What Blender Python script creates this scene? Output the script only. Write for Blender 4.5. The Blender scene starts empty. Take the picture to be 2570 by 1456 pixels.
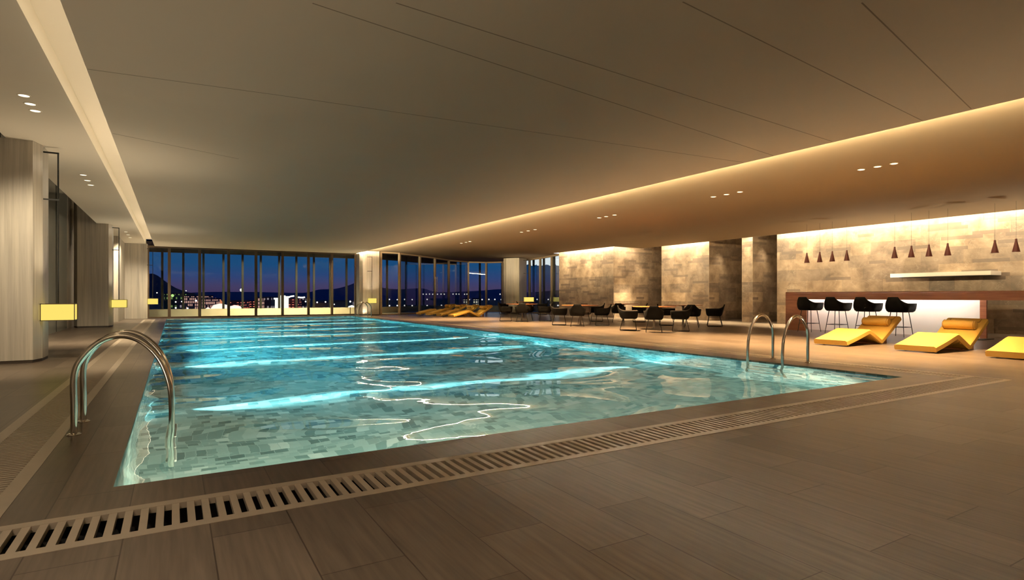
import bpy, bmesh, math, random
from mathutils import Vector, Matrix
random.seed(7)
PI = math.pi
sc = bpy.context.scene
COL = sc.collection

# ------------------------------------------------------------ camera frame
EYE = 1.1; F = 1439.0; CX = 1285.0; HY = 743.0
TH = math.atan(849/1439.0); CO, SI = math.cos(TH), math.sin(TH)

def at(px, py, d):
    """world point at photo pixel (px,py), d metres ahead of the camera"""
    u = (px-CX)/F
    return Vector((d*(SI+u*CO), d*(CO-u*SI), EYE-(py-HY)/F*d))

# ------------------------------------------------------------ node helpers
def new_mat(name):
    m = bpy.data.materials.new(name); m.use_nodes = True
    nt = m.node_tree
    for n in list(nt.nodes): nt.nodes.remove(n)
    out = nt.nodes.new('ShaderNodeOutputMaterial')
    return m, nt, out

def N(nt, kind, **kw):
    n = nt.nodes.new(kind)
    for k, v in kw.items():
        if k.startswith('i_'):
            key = k[2:]
            key = int(key) if key.isdigit() else key.replace('_', ' ')
            n.inputs[key].default_value = v
        else:
            setattr(n, k, v)
    return n

def c4(c): return (c[0], c[1], c[2], 1.0)

def plain(name, col, rough=0.5, metal=0.0, spec=0.5, noise=0.0, nscale=20, bump=0.0, bscale=60):
    m, nt, out = new_mat(name)
    b = N(nt, 'ShaderNodeBsdfPrincipled')
    b.inputs['Base Color'].default_value = c4(col)
    b.inputs['Roughness'].default_value = rough
    b.inputs['Metallic'].default_value = metal
    b.inputs['Specular IOR Level'].default_value = spec
    nt.links.new(b.outputs[0], out.inputs[0])
    tc = N(nt, 'ShaderNodeTexCoord')
    if noise > 0:
        nz = N(nt, 'ShaderNodeTexNoise'); nz.inputs['Scale'].default_value = nscale
        nz.inputs['Detail'].default_value = 4
        nt.links.new(tc.outputs['Object'], nz.inputs['Vector'])
        mx = N(nt, 'ShaderNodeMix', data_type='RGBA')
        mx.inputs[6].default_value = c4([x*(1-noise) for x in col])
        mx.inputs[7].default_value = c4([min(1, x*(1+noise)) for x in col])
        nt.links.new(nz.outputs['Fac'], mx.inputs[0])
        nt.links.new(mx.outputs[2], b.inputs['Base Color'])
    if bump > 0:
        nz2 = N(nt, 'ShaderNodeTexNoise'); nz2.inputs['Scale'].default_value = bscale
        nt.links.new(tc.outputs['Object'], nz2.inputs['Vector'])
        bp = N(nt, 'ShaderNodeBump'); bp.inputs['Strength'].default_value = bump
        bp.inputs['Distance'].default_value = 0.01
        nt.links.new(nz2.outputs['Fac'], bp.inputs['Height'])
        nt.links.new(bp.outputs[0], b.inputs['Normal'])
    return m

def emit(name, col, strength):
    m, nt, out = new_mat(name)
    e = N(nt, 'ShaderNodeEmission')
    e.inputs[0].default_value = c4(col); e.inputs[1].default_value = strength
    nt.links.new(e.outputs[0], out.inputs[0])
    return m

def uvmap(nt, loc=(0, 0, 0), rot=0.0, scale=(1, 1, 1)):
    tc = N(nt, 'ShaderNodeTexCoord')
    mp = N(nt, 'ShaderNodeMapping')
    mp.inputs['Location'].default_value = loc
    mp.inputs['Rotation'].default_value = (0, 0, rot)
    mp.inputs['Scale'].default_value = scale
    nt.links.new(tc.outputs['UV'], mp.inputs['Vector'])
    return mp

def mixc(nt, fac, a, b, blend='MIX'):
    mx = N(nt, 'ShaderNodeMix', data_type='RGBA', blend_type=blend)
    for sock, v in ((0, fac), (6, a), (7, b)):
        if isinstance(v, (int, float)): mx.inputs[sock].default_value = v
        elif isinstance(v, (tuple, list)): mx.inputs[sock].default_value = c4(v)
        else: nt.links.new(v, mx.inputs[sock])
    return mx.outputs[2]

def ramp(nt, src, p0, p1, c0=(0, 0, 0), c1=(1, 1, 1)):
    r = N(nt, 'ShaderNodeValToRGB')
    r.color_ramp.elements[0].position = p0; r.color_ramp.elements[0].color = c4(c0)
    r.color_ramp.elements[1].position = p1; r.color_ramp.elements[1].color = c4(c1)
    nt.links.new(src, r.inputs[0])
    return r.outputs[0]

def mathn(nt, op, a, b=None, c=None):
    n = N(nt, 'ShaderNodeMath', operation=op)
    for i, v in enumerate((a, b, c)):
        if v is None: continue
        if isinstance(v, (int, float)): n.inputs[i].default_value = v
        else: nt.links.new(v, n.inputs[i])
    return n.outputs[0]

# ------------------------------------------------------------ materials
def mat_deck():
    m, nt, out = new_mat('deck_stone_tile')
    b = N(nt, 'ShaderNodeBsdfPrincipled')
    mp = uvmap(nt, loc=(0.0, 0.1975, 0), rot=PI/2)     # planks run along Y
    br = N(nt, 'ShaderNodeTexBrick', offset=0.37, offset_frequency=2)
    nt.links.new(mp.outputs[0], br.inputs['Vector'])
    br.inputs['Color1'].default_value = c4((0.112, 0.087, 0.067))
    br.inputs['Color2'].default_value = c4((0.160, 0.126, 0.098))
    br.inputs['Mortar'].default_value = c4((0.07, 0.052, 0.04))
    br.inputs['Scale'].default_value = 1.0
    br.inputs['Mortar Size'].default_value = 0.0032
    br.inputs['Mortar Smooth'].default_value = 0.1
    br.inputs['Bias'].default_value = 0.0
    br.inputs['Brick Width'].default_value = 0.98
    br.inputs['Row Height'].default_value = 0.3475
    mp2 = uvmap(nt, scale=(34, 1.8, 1))
    nz = N(nt, 'ShaderNodeTexNoise'); nz.inputs['Scale'].default_value = 1.0
    nz.inputs['Detail'].default_value = 6; nz.inputs['Distortion'].default_value = 0.15
    nt.links.new(mp2.outputs[0], nz.inputs['Vector'])
    g = ramp(nt, nz.outputs['Fac'], 0.3, 0.72, (0.76, 0.75, 0.74), (1.20, 1.18, 1.16))
    col = mixc(nt, 1.0, br.outputs['Color'], g, 'MULTIPLY')
    nt.links.new(col, b.inputs['Base Color'])
    rr = mathn(nt, 'MULTIPLY_ADD', nz.outputs['Fac'], 0.06, 0.27)
    nt.links.new(rr, b.inputs['Roughness'])
    b.inputs['Specular IOR Level'].default_value = 0.10
    bp = N(nt, 'ShaderNodeBump'); bp.inputs['Strength'].default_value = 0.5; bp.inputs['Distance'].default_value = 0.003
    inv = mathn(nt, 'SUBTRACT', 1.0, br.outputs['Fac'])
    nt.links.new(inv, bp.inputs['Height'])
    nt.links.new(bp.outputs[0], b.inputs['Normal'])
    nt.links.new(b.outputs[0], out.inputs[0])
    return m

def mat_vein(name, ca, cb, rough=0.35):
    """travertine with vertical grain"""
    m, nt, out = new_mat(name)
    b = N(nt, 'ShaderNodeBsdfPrincipled')
    mp = uvmap(nt, scale=(13, 0.35, 1))
    nz = N(nt, 'ShaderNodeTexNoise'); nz.inputs['Scale'].default_value = 1.0
    nz.inputs['Detail'].default_value = 8; nz.inputs['Roughness'].default_value = 0.65
    nz.inputs['Distortion'].default_value = 0.25
    nt.links.new(mp.outputs[0], nz.inputs['Vector'])
    mp2 = uvmap(nt, scale=(2.2, 0.2, 1))
    nz2 = N(nt, 'ShaderNodeTexNoise'); nz2.inputs['Scale'].default_value = 1.0
    nt.links.new(mp2.outputs[0], nz2.inputs['Vector'])
    c1 = ramp(nt, nz.outputs['Fac'], 0.32, 0.68, ca, cb)
    c2 = ramp(nt, nz2.outputs['Fac'], 0.35, 0.65, (0.82, 0.82, 0.84), (1.05, 1.04, 1.0))
    nt.links.new(mixc(nt, 1.0, c1, c2, 'MULTIPLY'), b.inputs['Base Color'])
    b.inputs['Roughness'].default_value = rough
    nt.links.new(b.outputs[0], out.inputs[0])
    return m

def mat_ashlar():
    """marble cladding laid in long courses, some thin stones darkened for recess shade"""
    m, nt, out = new_mat('marble_cladding')
    b = N(nt, 'ShaderNodeBsdfPrincipled')
    mp = uvmap(nt)
    def brick(w, h, off, ms, sm=0.0):
        br = N(nt, 'ShaderNodeTexBrick', offset=off, offset_frequency=2, squash=0.6, squash_frequency=3)
        nt.links.new(mp.outputs[0], br.inputs['Vector'])
        br.inputs['Color1'].default_value = c4((0, 0, 0)); br.inputs['Color2'].default_value = c4((1, 1, 1))
        br.inputs['Mortar'].default_value = c4((0.5, 0.5, 0.5))
        br.inputs['Scale'].default_value = 1.0; br.inputs['Mortar Size'].default_value = ms
        br.inputs['Brick Width'].default_value = w; br.inputs['Row Height'].default_value = h
        return br
    b1 = brick(1.15, 0.42, 0.43, 0.002)
    b2 = brick(0.9, 0.105, 0.31, 0.0)
    nz = N(nt, 'ShaderNodeTexNoise'); nz.inputs['Scale'].default_value = 2.4; nz.inputs['Detail'].default_value = 9
    nz.inputs['Roughness'].default_value = 0.6; nz.inputs['Distortion'].default_value = 0.35
    nt.links.new(mp.outputs[0], nz.inputs['Vector'])
    base = ramp(nt, nz.outputs['Fac'], 0.32, 0.68, (0.20, 0.145, 0.098), (0.45, 0.345, 0.24))
    tone = ramp(nt, b1.outputs['Color'], 0.0, 1.0, (0.66, 0.66, 0.70), (1.18, 1.14, 1.08))
    base = mixc(nt, 1.0, base, tone, 'MULTIPLY')
    # pale veins
    mpv = uvmap(nt, rot=0.5, scale=(0.7, 1.5, 1))
    vz = N(nt, 'ShaderNodeTexNoise'); vz.inputs['Scale'].default_value = 1.7; vz.inputs['Detail'].default_value = 6
    vz.inputs['Distortion'].default_value = 1.0
    nt.links.new(mpv.outputs[0], vz.inputs['Vector'])
    v = mathn(nt, 'ABSOLUTE', mathn(nt, 'SUBTRACT', vz.outputs['Fac'], 0.5))
    vm = ramp(nt, v, 0.0, 0.006, (0.34, 0.34, 0.34), (0, 0, 0))
    base = mixc(nt, vm, base, (0.62, 0.53, 0.40))
    # shade of thin recessed ledges, put into the stone colour
    dk = ramp(nt, b2.outputs['Color'], 0.88, 0.89)
    base = mixc(nt, mathn(nt, 'MULTIPLY', dk, 0.8), base, (0.17, 0.125, 0.095))
    jm = mathn(nt, 'MULTIPLY', b1.outputs['Fac'], 0.5)
    base = mixc(nt, jm, base, (0.16, 0.12, 0.08))
    nt.links.new(base, b.inputs['Base Color'])
    b.inputs['Roughness'].default_value = 0.38
    bp = N(nt, 'ShaderNodeBump'); bp.inputs['Strength'].default_value = 0.6; bp.inputs['Distance'].default_value = 0.012
    hh = mathn(nt, 'SUBTRACT', b1.outputs['Color'], dk)
    nt.links.new(hh, bp.inputs['Height']); nt.links.new(bp.outputs[0], b.inputs['Normal'])
    nt.links.new(b.outputs[0], out.inputs[0])
    return m

def mat_pooltile():
    m, nt, out = new_mat('pool_mosaic_tile')
    b = N(nt, 'ShaderNodeBsdfPrincipled')
    mp = uvmap(nt)
    br = N(nt, 'ShaderNodeTexBrick', offset=0.5, squash=0.7, squash_frequency=3)
    nt.links.new(mp.outputs[0], br.inputs['Vector'])
    br.inputs['Color1'].default_value = c4((0, 0, 0)); br.inputs['Color2'].default_value = c4((1, 1, 1))
    br.inputs['Mortar'].default_value = c4((0.75, 0.75, 0.75))
    br.inputs['Scale'].default_value = 1.0; br.inputs['Mortar Size'].default_value = 0.003
    br.inputs['Brick Width'].default_value = 0.145; br.inputs['Row Height'].default_value = 0.12
    r = N(nt, 'ShaderNodeValToRGB')
    e = r.color_ramp.elements
    e[0].position = 0.0; e[0].color = c4((0.12, 0.21, 0.21))
    e[1].position = 1.0; e[1].color = c4((0.70, 0.77, 0.73))
    for p, c in ((0.18, (0.20, 0.32, 0.31)), (0.5, (0.36, 0.50, 0.48)), (0.82, (0.46, 0.58, 0.55))):
        k = e.new(p); k.color = c4(c)
    nt.links.new(br.outputs['Color'], r.inputs[0])
    nt.links.new(r.outputs[0], b.inputs['Base Color'])
    b.inputs['Roughness'].default_value = 0.4
    nt.links.new(b.outputs[0], out.inputs[0])
    return m

def mat_water():
    m, nt, out = new_mat('pool_water_surface')
    tc = N(nt, 'ShaderNodeTexCoord')
    def wave(sx, sy, scale, det, dist):
        mp = N(nt, 'ShaderNodeMapping'); mp.inputs['Scale'].default_value = (sx, sy, 1)
        nt.links.new(tc.outputs['Object'], mp.inputs['Vector'])
        nz = N(nt, 'ShaderNodeTexNoise'); nz.inputs['Scale'].default_value = scale
        nz.inputs['Detail'].default_value = det; nz.inputs['Distortion'].default_value = dist
        nt.links.new(mp.outputs[0], nz.inputs['Vector'])
        return nz.outputs['Fac']
    big = wave(1.0, 1.0, 0.55, 1.0, 0.6)
    small = wave(1.0, 1.0, 4.0, 2.0, 0.4)
    h = mathn(nt, 'ADD', mathn(nt, 'MULTIPLY', big, 0.14), mathn(nt, 'MULTIPLY', small, 0.0012))
    bp = N(nt, 'ShaderNodeBump'); bp.inputs['Strength'].default_value = 1.0; bp.inputs['Distance'].default_value = 1.0
    nt.links.new(h, bp.inputs['Height'])
    rf = N(nt, 'ShaderNodeBsdfRefraction'); rf.inputs['IOR'].default_value = 1.33
    rf.inputs['Roughness'].default_value = 0.0; rf.inputs['Color'].default_value = c4((0.93, 0.99, 0.99))
    gl = N(nt, 'ShaderNodeBsdfGlossy'); gl.inputs['Roughness'].default_value = 0.0
    fr = N(nt, 'ShaderNodeFresnel'); fr.inputs['IOR'].default_value = 1.7
    for n in (rf, gl, fr): nt.links.new(bp.outputs[0], n.inputs['Normal'])
    mx = N(nt, 'ShaderNodeMixShader')
    fac = mathn(nt, 'MINIMUM', fr.outputs[0], 0.34)
    nt.links.new(fac, mx.inputs[0])
    nt.links.new(rf.outputs[0], mx.inputs[1]); nt.links.new(gl.outputs[0], mx.inputs[2])
    nt.links.new(mx.outputs[0], out.inputs[0])
    return m

def mat_glass(name, tint=(0.9, 0.95, 0.95), refl=0.55):
    m, nt, out = new_mat(name)
    tr = N(nt, 'ShaderNodeBsdfTransparent'); tr.inputs[0].default_value = c4(tint)
    gl = N(nt, 'ShaderNodeBsdfGlossy'); gl.inputs['Roughness'].default_value = 0.01
    fr = N(nt, 'ShaderNodeFresnel'); fr.inputs['IOR'].default_value = 1.5
    mx = N(nt, 'ShaderNodeMixShader')
    nt.links.new(mathn(nt, 'MULTIPLY', fr.outputs[0], refl), mx.inputs[0])
    nt.links.new(tr.outputs[0], mx.inputs[1]); nt.links.new(gl.outputs[0], mx.inputs[2])
    nt.links.new(mx.outputs[0], out.inputs[0])
    return m

def mat_wood(name, ca, cb, rough=0.35):
    m, nt, out = new_mat(name)
    b = N(nt, 'ShaderNodeBsdfPrincipled')
    tc = N(nt, 'ShaderNodeTexCoord'); mp = N(nt, 'ShaderNodeMapping')
    mp.inputs['Scale'].default_value = (6, 0.8, 14)
    nt.links.new(tc.outputs['Object'], mp.inputs['Vector'])
    nz = N(nt, 'ShaderNodeTexNoise'); nz.inputs['Scale'].default_value = 1.5
    nz.inputs['Detail'].default_value = 6; nz.inputs['Distortion'].default_value = 0.8
    nt.links.new(mp.outputs[0], nz.inputs['Vector'])
    nt.links.new(ramp(nt, nz.outputs['Fac'], 0.3, 0.7, ca, cb), b.inputs['Base Color'])
    b.inputs['Roughness'].default_value = rough
    nt.links.new(b.outputs[0], out.inputs[0])
    return m

def mat_facade(name, wall, lit, glow, w=3.0, h=3.0, thr=0.6):
    """far building: a grid of windows, part of them lit"""
    m, nt, out = new_mat(name)
    b = N(nt, 'ShaderNodeBsdfPrincipled')
    mp = uvmap(nt)
    br = N(nt, 'ShaderNodeTexBrick', offset=0.0)
    nt.links.new(mp.outputs[0], br.inputs['Vector'])
    br.inputs['Color1'].default_value = c4((0, 0, 0)); br.inputs['Color2'].default_value = c4((1, 1, 1))
    br.inputs['Mortar'].default_value = c4((0, 0, 0)); br.inputs['Scale'].default_value = 1.0
    br.inputs['Mortar Size'].default_value = 0.25*w; br.inputs['Brick Width'].default_value = w
    br.inputs['Row Height'].default_value = h
    r = ramp(nt, br.outputs['Color'], thr, thr+0.02)
    b.inputs['Base Color'].default_value = c4(wall)
    nt.links.new(mixc(nt, r, (0, 0, 0), lit), b.inputs['Emission Color'])
    b.inputs['Emission Strength'].default_value = glow
    nt.links.new(b.outputs[0], out.inputs[0])
    return m

M = {}
M['deck'] = mat_deck()
M['vein'] = mat_vein('travertine_vertical_grain', (0.36, 0.33, 0.28), (0.58, 0.535, 0.455))
M['ashlar'] = mat_ashlar()
M['pooltile'] = mat_pooltile()
M['water'] = mat_water()
M['glass'] = mat_glass('window_glass')
M['glass_dark'] = plain('smoked_glass_panel', (0.30, 0.32, 0.29), 0.2)
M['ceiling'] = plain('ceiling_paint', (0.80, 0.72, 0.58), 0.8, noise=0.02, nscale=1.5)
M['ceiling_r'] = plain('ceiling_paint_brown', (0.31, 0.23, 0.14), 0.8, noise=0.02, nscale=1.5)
M['seam'] = plain('ceiling_joint', (0.40, 0.33, 0.24), 0.8)
M['cream'] = plain('cream_border_stone', (0.37, 0.305, 0.235), 0.4, noise=0.1, nscale=8)
M['channel'] = plain('channel_dark', (0.02, 0.016, 0.013), 0.8)
M['bronze'] = plain('bronze_metal', (0.125, 0.085, 0.055), 0.45, 0.6)
M['tan'] = plain('tan_metal', (0.34, 0.26, 0.18), 0.5, 0.2)
M['darkmetal'] = plain('dark_metal', (0.028, 0.028, 0.026), 0.45, 0.6)
M['steel'] = plain('polished_steel', (0.62, 0.58, 0.52), 0.13, 1.0)
M['steel_brushed'] = plain('brushed_steel', (0.80, 0.75, 0.66), 0.4, 0.35)
M['char'] = plain('charcoal_weave', (0.008, 0.0075, 0.007), 0.7, spec=0.15, noise=0.25, nscale=90, bump=0.3, bscale=200)
M['char_in'] = plain('brown_lining', (0.05, 0.033, 0.024), 0.7, spec=0.2)
M['blackmetal'] = plain('black_powder_coat', (0.012, 0.011, 0.010), 0.4, 0.3)
M['yellow'] = plain('yellow_fabric', (0.55, 0.335, 0.06), 0.62, noise=0.06, nscale=40, bump=0.15, bscale=250)
M['piping'] = plain('dark_piping', (0.30, 0.16, 0.03), 0.6)
M['tabletop'] = mat_wood('orange_wood', (0.42, 0.13, 0.04), (0.62, 0.23, 0.08), 0.3)
M['barwood'] = mat_wood('red_brown_wood', (0.27, 0.095, 0.045), (0.42, 0.165, 0.08), 0.35)
M['grey'] = plain('grey_metal', (0.30, 0.27, 0.23), 0.35, 0.7)
M['whitepanel'] = plain('white_panel', (0.82, 0.80, 0.75), 0.5)
M['pendant'] = plain('rust_red_lacquer', (0.095, 0.015, 0.007), 0.45)
M['pendant_in'] = plain('pendant_lining', (0.5, 0.42, 0.3), 0.5)
M['led'] = emit('warm_led', (1.0, 0.84, 0.60), 11.0)
M['led_r'] = emit('warm_led_bright', (1.0, 0.86, 0.62), 320.0)
M['led_cool'] = emit('neutral_led', (1.0, 0.86, 0.62), 190.0)
M['disc'] = emit('downlight_diffuser', (1.0, 0.88, 0.62), 2.2)
M['shade'] = emit('lantern_shade_glow', (1.0, 0.78, 0.16), 1.0)
M['cyan'] = emit('underwater_lens', (0.35, 0.95, 1.0), 6.0)
M['balcony'] = plain('balcony_stone', (0.50, 0.44, 0.32), 0.6, noise=0.08, nscale=3)
M['soffit'] = plain('dark_soffit', (0.030, 0.024, 0.020), 0.7)
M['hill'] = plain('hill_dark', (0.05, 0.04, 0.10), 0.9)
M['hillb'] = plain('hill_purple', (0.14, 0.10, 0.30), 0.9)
M['land'] = plain('dark_land', (0.10, 0.06, 0.08), 0.95, noise=0.4, nscale=0.02)
M['plinth'] = plain('dark_plinth', (0.045, 0.032, 0.024), 0.5)

# ------------------------------------------------------------ mesh builder
class MB:
    def __init__(s): s.bm = bmesh.new()
    def box(s, x0, x1, y0, y1, z0, z1, bev=0.0):
        vs = [s.bm.verts.new((x, y, z)) for x in (x0, x1) for y in (y0, y1) for z in (z0, z1)]
        q = [(0, 1, 3, 2), (4, 6, 7, 5), (0, 4, 5, 1), (2, 3, 7, 6), (0, 2, 6, 4), (1, 5, 7, 3)]
        fs = [s.bm.faces.new([vs[i] for i in f]) for f in q]
        if bev > 0:
            es = list({e for f in fs for e in f.edges})
            bmesh.ops.bevel(s.bm, geom=es, offset=bev, segments=2, affect='EDGES', profile=0.5)
        return s
    def quad(s, *p):
        s.bm.faces.new([s.bm.verts.new(v) for v in p]); return s
    def prism(s, pts, z0, z1, cap=True):
        a = [s.bm.verts.new((x, y, z0)) for x, y in pts]; b = [s.bm.verts.new((x, y, z1)) for x, y in pts]
        n = len(pts)
        for i in range(n):
            s.bm.faces.new([a[i], a[(i+1) % n], b[(i+1) % n], b[i]])
        if cap:
            s.bm.faces.new(list(reversed(a))); s.bm.faces.new(b)
        return s
    def tube(s, path, r, seg=10, closed=False, cap=True):
        P = [Vector(p) for p in path]; n = len(P); rings = []
        up = None
        for i, p in enumerate(P):
            if closed: t = (P[(i+1) % n]-P[(i-1) % n])
            else: t = P[min(i+1, n-1)]-P[max(i-1, 0)]
            t.normalize()
            if up is None:
                up = Vector((0, 0, 1)) if abs(t.z) < 0.9 else Vector((0, 1, 0))
                up = (up-t*up.dot(t)).normalized()
            else:
                up = (up-t*up.dot(t))
                if up.length < 1e-5: up = t.orthogonal()
                up.normalize()
            side = t.cross(up)
            rr = r[i] if isinstance(r, (list, tuple)) else r
            rings.append([s.bm.verts.new(p+(up*math.cos(2*PI*k/seg)+side*math.sin(2*PI*k/seg))*rr) for k in range(seg)])
        m = n if closed else n-1
        for i in range(m):
            a, b = rings[i], rings[(i+1) % n]
            for k in range(seg):
                s.bm.faces.new([a[k], a[(k+1) % seg], b[(k+1) % seg], b[k]])
        if cap and not closed:
            s.bm.faces.new(list(reversed(rings[0]))); s.bm.faces.new(rings[-1])
        return s
    def lathe(s, prof, cx=0, cy=0, seg=24, cap=True):
        rings = []
        for r, z in prof:
            rings.append([s.bm.verts.new((cx+r*math.cos(2*PI*k/seg), cy+r*math.sin(2*PI*k/seg), z)) for k in range(seg)])
        for a, b in zip(rings, rings[1:]):
            for k in range(seg):
                s.bm.faces.new([a[k], a[(k+1) % seg], b[(k+1) % seg], b[k]])
        if cap:
            s.bm.faces.new(list(reversed(rings[0]))); s.bm.faces.new(rings[-1])
        return s
    def grid(s, rows, close=False):
        R = [[s.bm.verts.new(p) for p in row] for row in rows]
        for a, b in zip(R, R[1:]):
            n = len(a)
            for k in range(n if close else n-1):
                s.bm.faces.new([a[k], a[(k+1) % n], b[(k+1) % n], b[k]])
        return R
    def build(s, name, mat, parent=None, smooth=False, loc=None, recalc=True, **tags):
        bm = s.bm
        if recalc: bmesh.ops.recalc_face_normals(bm, faces=bm.faces)
        uv = bm.loops.layers.uv.new('UVMap')
        for f in bm.faces:
            n = f.normal; ax, ay, az = abs(n.x), abs(n.y), abs(n.z)
            for l in f.loops:
                c = l.vert.co
                if az >= ax and az >= ay: l[uv].uv = (c.x, c.y)
                elif ax >= ay: l[uv].uv = (c.y, c.z)
                else: l[uv].uv = (c.x, c.z)
        if smooth:
            for f in bm.faces: f.smooth = True
            for e in bm.edges:
                if len(e.link_faces) == 2 and e.calc_face_angle(0) > math.radians(40): e.smooth = False
        me = bpy.data.meshes.new(name); bm.to_mesh(me); bm.free()
        mats = mat if isinstance(mat, (list, tuple)) else [mat]
        for k in mats: me.materials.append(k)
        o = bpy.data.objects.new(name, me); COL.objects.link(o)
        if parent is not None: o.parent = parent
        if loc is not None: o.location = loc
        for k, v in tags.items(): o[k] = v
        return o

def struct(mb, name, mat, parent=None, **kw):
    o = mb.build(name, mat, parent, **kw)
    if parent is None: o['kind'] = 'structure'
    return o

def empty(name, loc, label=None, cat=None, group=None, rz=0.0, kind=None):
    o = bpy.data.objects.new(name, None); COL.objects.link(o)
    o.location = loc; o.rotation_euler = (0, 0, rz); o.empty_display_size = 0.1
    if label: o['label'] = label
    if cat: o['category'] = cat
    if group: o['group'] = group
    if kind: o['kind'] = kind
    return o

def dup(root, loc, rz=0.0, label=None, group=None, scale=None):
    r = root.copy(); COL.objects.link(r); r.location = loc; r.rotation_euler = (0, 0, rz)
    if label: r['label'] = label
    if group: r['group'] = group
    if scale: r.scale = (scale,)*3
    for ch in list(root.children):
        c = ch.copy(); COL.objects.link(c); c.parent = r
        for g in ch.children:
            d = g.copy(); COL.objects.link(d); d.parent = c
    return r

def smooth_path(pts, n=8):
    P = [Vector(p) for p in pts]; out = []
    for i in range(len(P)-1):
        p0 = P[max(i-1, 0)]; p1 = P[i]; p2 = P[i+1]; p3 = P[min(i+2, len(P)-1)]
        for k in range(n):
            t = k/n
            out.append(0.5*((2*p1)+(p2-p0)*t+(2*p0-5*p1+4*p2-p3)*t*t+(3*p1-p0-3*p2+p3)*t**3))
    out.append(P[-1]); return out

# ------------------------------------------------------------ dimensions
PX0, PX1, PY0, PY1 = -0.30, 8.53, 4.01, 32.0      # pool
DEPTH = -2.08; WL = -0.03
YB = -7.0                                          # back wall behind the camera
FAC = [(10.3, 32.4), (11.5, 32.6), (12.8, 33.4), (14.7, 34.7), (16.2, 35.9), (18.2, 36.7),
       (19.8, 35.6), (20.1, 33.2), (19.8, 30.0), (19.1, 26.9)]
OUT = [(-3.1, 36.0), (9.5, 36.0), (11.3, 36.0), (13.1, 36.9), (14.9, 38.2), (18.4, 39.4),
       (22.2, 36.9), (22.8, 33.2), (22.5, 29.6), (21.9, 26.3)]
def zr(x): return 3.70-(x-9.05)*0.2/11.25          # sloping right ceiling
ZM = 3.55                                          # pool ceiling panel

# ------------------------------------------------------------ floor
b = MB()
xs = [-3.6, -1.2, -0.74, PX0, PX1, 9.05, 9.45, 24.0]
ys = [YB, 3.13, 3.59, PY0, 26.9, PY1]
def hole(x, y):
    if PX0 < x < PX1 and PY0 < y < PY1: return True
    if -1.2 < x < 9.45 and 3.13 < y < 3.59: return True
    if (-1.2 < x < -0.74 or 9.05 < x < 9.45) and 3.59 < y < PY1: return True
    if x > 9.45 and y > 26.9: return True
    return False
for i in range(len(xs)-1):
    for j in range(len(ys)-1):
        if not hole((xs[i]+xs[i+1])/2, (ys[j]+ys[j+1])/2):
            b.quad((xs[i], ys[j], 0), (xs[i+1], ys[j], 0), (xs[i+1], ys[j+1], 0), (xs[i], ys[j+1], 0))
b.quad(*[(x, y, 0) for x, y in [(-3.6, 32), (9.45, 32), (9.45, 26.9), (19.1, 26.9)]+list(reversed(FAC))[1:]+[(9.1, 33.3), (-3.6, 33.3)]])
bmesh.ops.remove_doubles(b.bm, verts=b.bm.verts, dist=1e-4)
fl = struct(b, 'floor', M['deck'])

# ------------------------------------------------------------ pool basin
b = MB()
b.quad((PX0, PY0, DEPTH), (PX1, PY0, DEPTH), (PX1, PY1, DEPTH), (PX0, PY1, DEPTH))
b.quad((PX0, PY0, DEPTH), (PX0, PY1, DEPTH), (PX0, PY1, 0), (PX0, PY0, 0))
b.quad((PX1, PY0, DEPTH), (PX1, PY1, DEPTH), (PX1, PY1, 0), (PX1, PY0, 0))
b.quad((PX0, PY0, DEPTH), (PX1, PY0, DEPTH), (PX1, PY0, 0), (PX0, PY0, 0))
b.quad((PX0, PY1, DEPTH), (PX1, PY1, DEPTH), (PX1, PY1, 0), (PX0, PY1, 0))
struct(b, 'pool_basin', M['pooltile'], recalc=True)
b = MB(); b.quad((PX0, PY0, WL), (PX1, PY0, WL), (PX1, PY1, WL), (PX0, PY1, WL))
w = b.build('pool_water', M['water'], recalc=False, kind='stuff', category='water',
            label='rippling turquoise water filling the long lit swimming pool')

# ------------------------------------------------------------ overflow grilles
def grille(name, x0, x1, y0, y1, along, label):
    """cream stone border with cross slats over a dark channel"""
    t = empty(name, ((x0+x1)/2, (y0+y1)/2, 0), label, 'drain grille')
    ox, oy = (x0+x1)/2, (y0+y1)/2
    fr = 0.07 if along == 'x' else 0.085
    b = MB()
    if along == 'x':
        b.box(x0-ox, x1-ox, y0-oy, y0+fr-oy, -0.03, 0.002); b.box(x0-ox, x1-ox, y1-fr-oy, y1-oy, -0.03, 0.002)
        b.box(x0-ox, x0+fr-ox, y0+fr-oy, y1-fr-oy, -0.03, 0.002); b.box(x1-fr-ox, x1-ox, y0+fr-oy, y1-fr-oy, -0.03, 0.002)
    else:
        b.box(x0-ox, x0+fr-ox, y0-oy, y1-oy, -0.03, 0.002); b.box(x1-fr-ox, x1-ox, y0-oy, y1-oy, -0.03, 0.002)
    b.build('border', M['cream'], t)
    b = MB()
    if along == 'x':
        n = int((x1-x0-2*fr)/0.068)
        for k in range(n):
            xx = x0+fr+0.034+k*0.068-ox
            b.box(xx, xx+0.034, y0+fr-oy, y1-fr-oy, -0.028, 0.001)
    else:
        n = int((y1-y0)/0.05)
        for k in range(n):
            yy = y0+k*0.05-oy
            b.box(x0+fr-ox, x1-fr-ox, yy, yy+0.027, -0.028, 0.001)
    b.build('slats', M['cream'], t)
    b = MB()
    b.quad((x0-ox, y0-oy, -0.2), (x1-ox, y0-oy, -0.2), (x1-ox, y1-oy, -0.2), (x0-ox, y1-oy, -0.2))
    for (a, c) in (((x0, y0), (x1, y0)), ((x1, y0), (x1, y1)), ((x1, y1), (x0, y1)), ((x0, y1), (x0, y0))):
        b.quad((a[0]-ox, a[1]-oy, -0.2), (c[0]-ox, c[1]-oy, -0.2), (c[0]-ox, c[1]-oy, 0.0), (a[0]-ox, a[1]-oy, 0.0))
    b.build('channel', M['channel'], t)
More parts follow.
